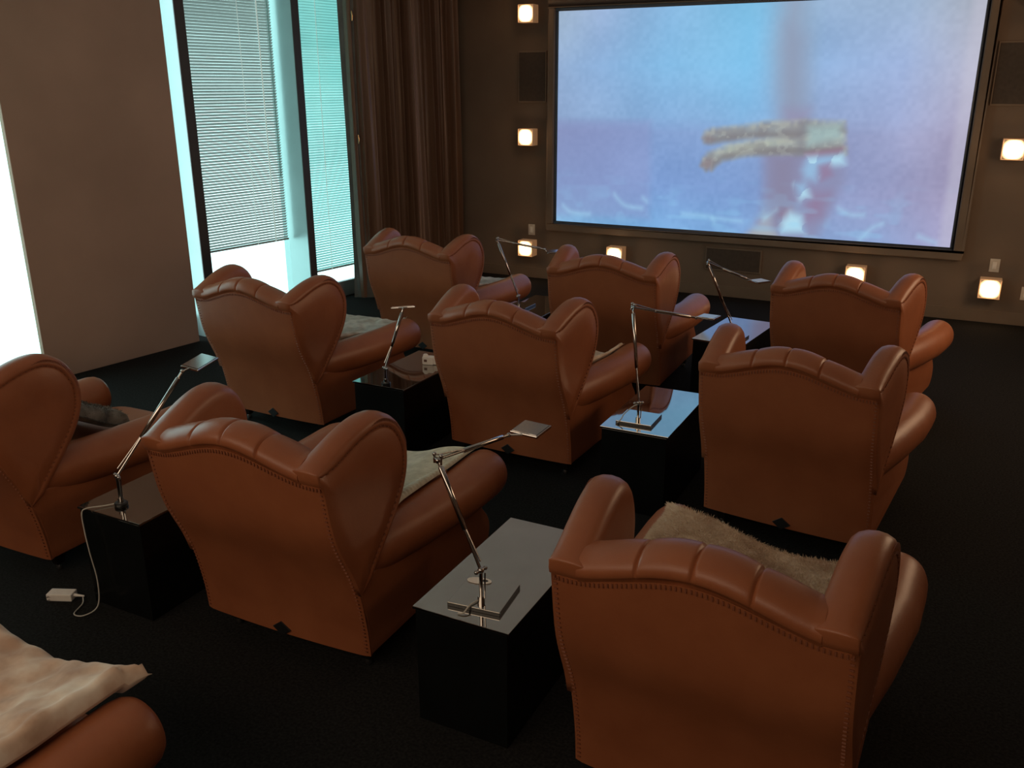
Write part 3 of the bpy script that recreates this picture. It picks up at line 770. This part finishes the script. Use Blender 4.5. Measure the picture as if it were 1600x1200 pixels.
lamp('chrome reading lamp between the left and middle front-row armchairs', (-3.158, 6.30), 'plate', .10, (-3.349, 6.309, 1.002),
     ((-2.90, 6.42, .925), (.035, -.05, 0), (.05, .035, 0)), (-2.965, 6.385, .945), None)

# ------------------------------------------------------------------ small things
r = empty('power_adapter', (-3.375, 2.185, 0), 0, 'white power adapter on the black carpet, its cord running up to the left table', 'power adapter')
RA = Matrix.Rotation(math.radians(24), 3, 'Z')
MB().box((0, 0, .019), (.115, .055, .034), RA).build('body', M['white'], r, bevel=.004)
MB().tube([RA @ Vector(p) for p in ((.055, 0, .02), (.075, 0, .019), (.1, .004, .014))], [.009, .006, .004], 10).build('cord_relief', M['white'], r, smooth=50)
for s in (-1, 1): MB().box(RA @ Vector((-.045, -.031, .02+.008*s)), (.006, .014, .002), RA).build('prong', M['steel'], r)
mb = MB(); mb.tube([Vector(p)-Vector((-3.375, 2.185, 0)) for p in catmull([(-3.098, 2.318, .472), (-3.125, 2.28, .472), (-3.165, 2.228, .474), (-3.18, 2.212, .455), (-3.172, 2.205, .38), (-3.155, 2.20, .28), (-3.142, 2.205, .14), (-3.14, 2.185, .03), (-3.165, 2.13, .006), (-3.215, 2.12, .006), (-3.25, 2.19, .006), (-3.285, 2.222, .012)], 6)], .0028, 8)
mb.build('cord', M['cord'], r, smooth=60)
r = empty('plug_adapter', (-2.985, 4.665, ZT), math.radians(12), 'small white plug adapter standing on the table left of the central armchair', 'plug adapter')
MB().box((0, 0, .027), (.075, .045, .054)).build('body', M['white'], r, bevel=.007, segs=3)
MB().lathe((-.02, 0, .05), [(.017, 0), (.017, .010), (.012, .016)], 16).build('round_cap', M['white'], r, smooth=40)
MB().box((.048, .004, .022), (.028, .036, .040)).build('side_plug', M['white'], r, bevel=.005)
MB().box((-.014, -.0235, .028), (.020, .002, .016)).build('socket', M['brownpl'], r)
r = empty('oval_piece', (-1.385, 2.452, ZT), math.radians(14), 'small white oval piece lying behind the near lamp stem', 'tag')  # flat white oval with a darker spot
mb = MB(); oval = [(.045*math.copysign(abs(math.cos(t))**.8, math.cos(t)), .020*math.sin(t)) for t in np.linspace(0, 2*PI, 32, endpoint=False)]
OZ = .017
mb.rings([[(x, y, z) for x, y in oval] for z in (OZ, OZ+.0025)]); mb.build('oval_base', M['white'], r, bevel=.0006)
mb = MB(); mb.rings([[(.02+x*.28, y*.35, z) for x, y in oval] for z in (OZ+.0025, OZ+.0034)]); mb.build('print', M['patch'], r)

# ------------------------------------------------------------------ throws
def throw(name, ci, fz, x0, x1, y0, y1, mat, label, fur=0., nx=56, ny=56, wave=.008, rough=.012, thick=.035, cat='throw', density=0, seed=1):
    """soft rectangular blanket lying on the seat; fz(x, y) is its underside in chair space"""
    (px, py), a, _ = CH[ci]
    r = empty(name, (px, py, 0), math.radians(a), label, cat)
    rg = random.Random(seed); v = []
    def top(i, j):
        s, t = i/nx, j/ny
        x = x0+(x1-x0)*s; y = y0+(y1-y0)*t
        c = .10; a, b_ = max(0, abs(2*s-1)-1+2*c)/(2*c), max(0, abs(2*t-1)-1+2*c)/(2*c)
        if a > 0 and b_ > 0:                                        # round the four corners
            a2, b2 = a*math.sqrt(1-b_*b_/2), b_*math.sqrt(1-a*a/2)
            x += math.copysign((a2-a)*c*(x1-x0), s-.5); y += math.copysign((b2-b_)*c*(y1-y0), t-.5)
        n = noise.noise(Vector((x*5+seed, y*5, 0)))*rough+noise.noise(Vector((x*16+seed, y*16, 3)))*wave
        x += noise.noise(Vector((seed, y*7, 5)))*.008; y += noise.noise(Vector((x*7, seed, 7)))*.008
        if name == 'knitted_throw': n += .0045*math.sin(2*PI*y/.022)*smooth(.12, .2, x)
        e = min(s, 1-s)*abs(x1-x0); g = min(t, 1-t)*abs(y1-y0); k = min(1, min(e, g)/max(.03, thick*.5)); k = math.sqrt(max(0, 1-(1-k)**2))
        return x, y, n, k
    T, Bm = [], []
    for j in range(ny+1):
        for i in range(nx+1):
            x, y, n, k = top(i, j); b = fz(x, y)
            T.append((x, y, b+thick*.24+(thick*.76+n)*k)); Bm.append((x, y, b+thick*.22*(1-k)))
    N = (nx+1)*(ny+1)
    q = lambda i, j: j*(nx+1)+i
    f = [(q(i,j), q(i+1,j), q(i+1,j+1), q(i,j+1)) for j in range(ny) for i in range(nx)]
    f += [(N+q(i,j), N+q(i,j+1), N+q(i+1,j+1), N+q(i+1,j)) for j in range(ny) for i in range(nx)]
    for i in range(nx): f += [(q(i,0), N+q(i,0), N+q(i+1,0), q(i+1,0)), (q(i,ny), q(i+1,ny), N+q(i+1,ny), N+q(i,ny))]
    for j in range(ny): f += [(q(0,j), q(0,j+1), N+q(0,j+1), N+q(0,j)), (q(nx,j), N+q(nx,j), N+q(nx,j+1), q(nx,j+1))]
    MB().add(T+Bm, f).build('blanket', M[mat], r, smooth=180)
    if density:
        mb = MB(); vs, fs = [], []
        for _ in range(density):
            i = rg.uniform(0, nx); j = rg.uniform(0, ny)
            if rg.random() < .35:
                w = rg.choice('abcd'); i, j = (0 if w == 'a' else nx if w == 'b' else i, 0 if w == 'c' else ny if w == 'd' else j)
            i0, j0 = min(nx-1, int(i)), min(ny-1, int(j)); a_, b_ = i-i0, j-j0
            P = Vector(T[q(i0,j0)])*(1-a_)*(1-b_)+Vector(T[q(i0+1,j0)])*a_*(1-b_)+Vector(T[q(i0,j0+1)])*(1-a_)*b_+Vector(T[q(i0+1,j0+1)])*a_*b_
            ed = Vector(((i/nx-.5)*2, (j/ny-.5)*2, 0)); ed = Vector((ed.x**7, ed.y**7, 0))
            dr = (Vector((rg.uniform(-.6, .6), rg.uniform(-.9, .2), rg.uniform(.35, .9)))+ed*1.2).normalized()
            sd = dr.cross(Vector((rg.uniform(-1, 1), rg.uniform(-1, 1), .3))).normalized()*.0009
            L = fur*rg.uniform(.6, 1.2); o = len(vs)
            vs += [P-sd, P+sd, P+dr*L*.6+sd*.7+Vector((0, 0, -.001)), P+dr*L+Vector((0, -.003, -.003))]; fs += [(o, o+1, o+2), (o, o+2, o+3)]
        me = bpy.data.meshes.new('fur_pile'); me.from_pydata([tuple(p) for p in vs], [], fs); me.materials.append(M[mat])
        o = bpy.data.objects.new('fur_pile', me); COL.objects.link(o); o.parent = r; o['kind'] = 'stuff'
    return r
def rest(x, y, g=.007):
    """height of the seat and arms under a throw, chair space"""
    z = .497
    cx = .302+.102*smooth(.12, .95, y); d = (abs(x)-cx)/.118
    if abs(d) < 1: z = max(z, .482+.1155*math.sqrt(1-d*d))
    return z+g
throw('fur_throw', 9, lambda x, y: max(rest(x, min(y, 1.1), .009) if y < 1.2 else 0, .505+.068*smooth(.06, .34, abs(x))+.018*smooth(.34, .38, abs(x))), -.40, .368, .53, 1.25, 'furcream', 'folded cream fur throw over the armchair in the bottom left corner',
      rough=.012, wave=.012, thick=.085, seed=3, nx=90, ny=90, cat='fur throw')
throw('fur_throw', 1, lambda x, y: max(rest(x, y, .011), .512+.092*smooth(-.05, .37, -x)+.02*smooth(.1, .34, x)), -.40, .34, .47, 1.09, 'furtan', 'pale tan fur throw spread across the seat of the big lower right armchair',
      fur=.022, density=30000, rough=.006, wave=.004, thick=.030, seed=5, cat='fur throw')
throw('knitted_throw', 0, lambda x, y: max(rest(x, y), .51+.07*smooth(.0, .33, x)), -.05, .36, .50, 1.15, 'knit', 'cream knitted throw lying in the armchair nearest the middle of the photo',
      wave=.001, rough=.004, thick=.028, seed=6, ny=170)
throw('woven_throw', 4, lambda x, y: rest(x, y), -.25, .30, .55, 1.28, 'cloth', 'grey-cream throw on the seat of the armchair in front of the window post', rough=.02, wave=.012, seed=8)
throw('woven_throw', 7, lambda x, y: rest(x, y), -.2, .30, .55, 1.20, 'cloth', 'pale throw showing behind the wing of the armchair by the curtain', rough=.015, seed=9)
throw('woven_throw', 2, lambda x, y: rest(x, y), -.1, .335, .5, 1.10, 'furtan', 'cream throw edge showing beside the wing of the central armchair', rough=.004, thick=.028, seed=10)
throw('fur_cushion', 8, lambda x, y: rest(x, y, .012)+.17*(1-smooth(.45, .86, y)), -.22, .24, .46, .86, 'furgrey', 'grey and black fur cushion on the armchair at the left edge',
      fur=.018, density=9000, rough=.02, wave=.01, thick=.10, seed=12, cat='fur cushion')

# ------------------------------------------------------------------ light
wd = bpy.data.worlds.new('daylight'); scn.world = wd; wd.use_nodes = True
bg = wd.node_tree.nodes['Background']; bg.inputs['Color'].default_value = (.80, .98, 1.0, 1); bg.inputs['Strength'].default_value = 2.7
def area(name, loc, target, size, energy, col, sy=None):
    d = bpy.data.lights.new(name, 'AREA'); d.energy = energy; d.color = col; d.size = size
    if sy: d.shape = 'RECTANGLE'; d.size_y = sy
    o = bpy.data.objects.new(name, d); COL.objects.link(o); o.location = loc
    o.rotation_euler = (Vector(target)-Vector(loc)).to_track_quat('-Z', 'Y').to_euler(); return o
area('ceiling_light_rear', (-2.2, -.9, HC-.02), (-2.0, 2.0, .2), 6.5, 122, (1, .76, .55), 2.4)
area('added_ceiling_fill', (-2.6, 4.6, HC-.01), (-2.6, 4.6, 0), 6.0, 17, (1, .84, .70), 7.0)  # added fill: soft ambient light and an even grey in the mirror tops
area('wall_light_right', (1.66, 6.0, 1.8), (-2.5, 5.6, .8), 4.0, 62, (1, .66, .40), 1.2)

for (x, z) in ((-4.60, 2.92), (-4.60, 1.625), (-4.60, .365), (-3.49, .37), (-.94, .37), (.262, .35), (.262, 1.62), (.262, 2.90)):
    d = bpy.data.lights.new('sconce_glow', 'POINT'); d.energy = 1.6; d.color = (1, .58, .30); d.shadow_soft_size = .05
    o = bpy.data.objects.new('sconce_glow', d); COL.objects.link(o); o.location = (x, YF-.20, z)
scn.view_settings.view_transform = 'Standard'
scn.view_settings.look = 'None'
scn.view_settings.exposure = 0; scn.view_settings.gamma = 1
try:
    scn.cycles.use_denoising = True; scn.cycles.max_bounces = 8; scn.cycles.transparent_max_bounces = 8; scn.cycles.sample_clamp_indirect = 4
except Exception: pass
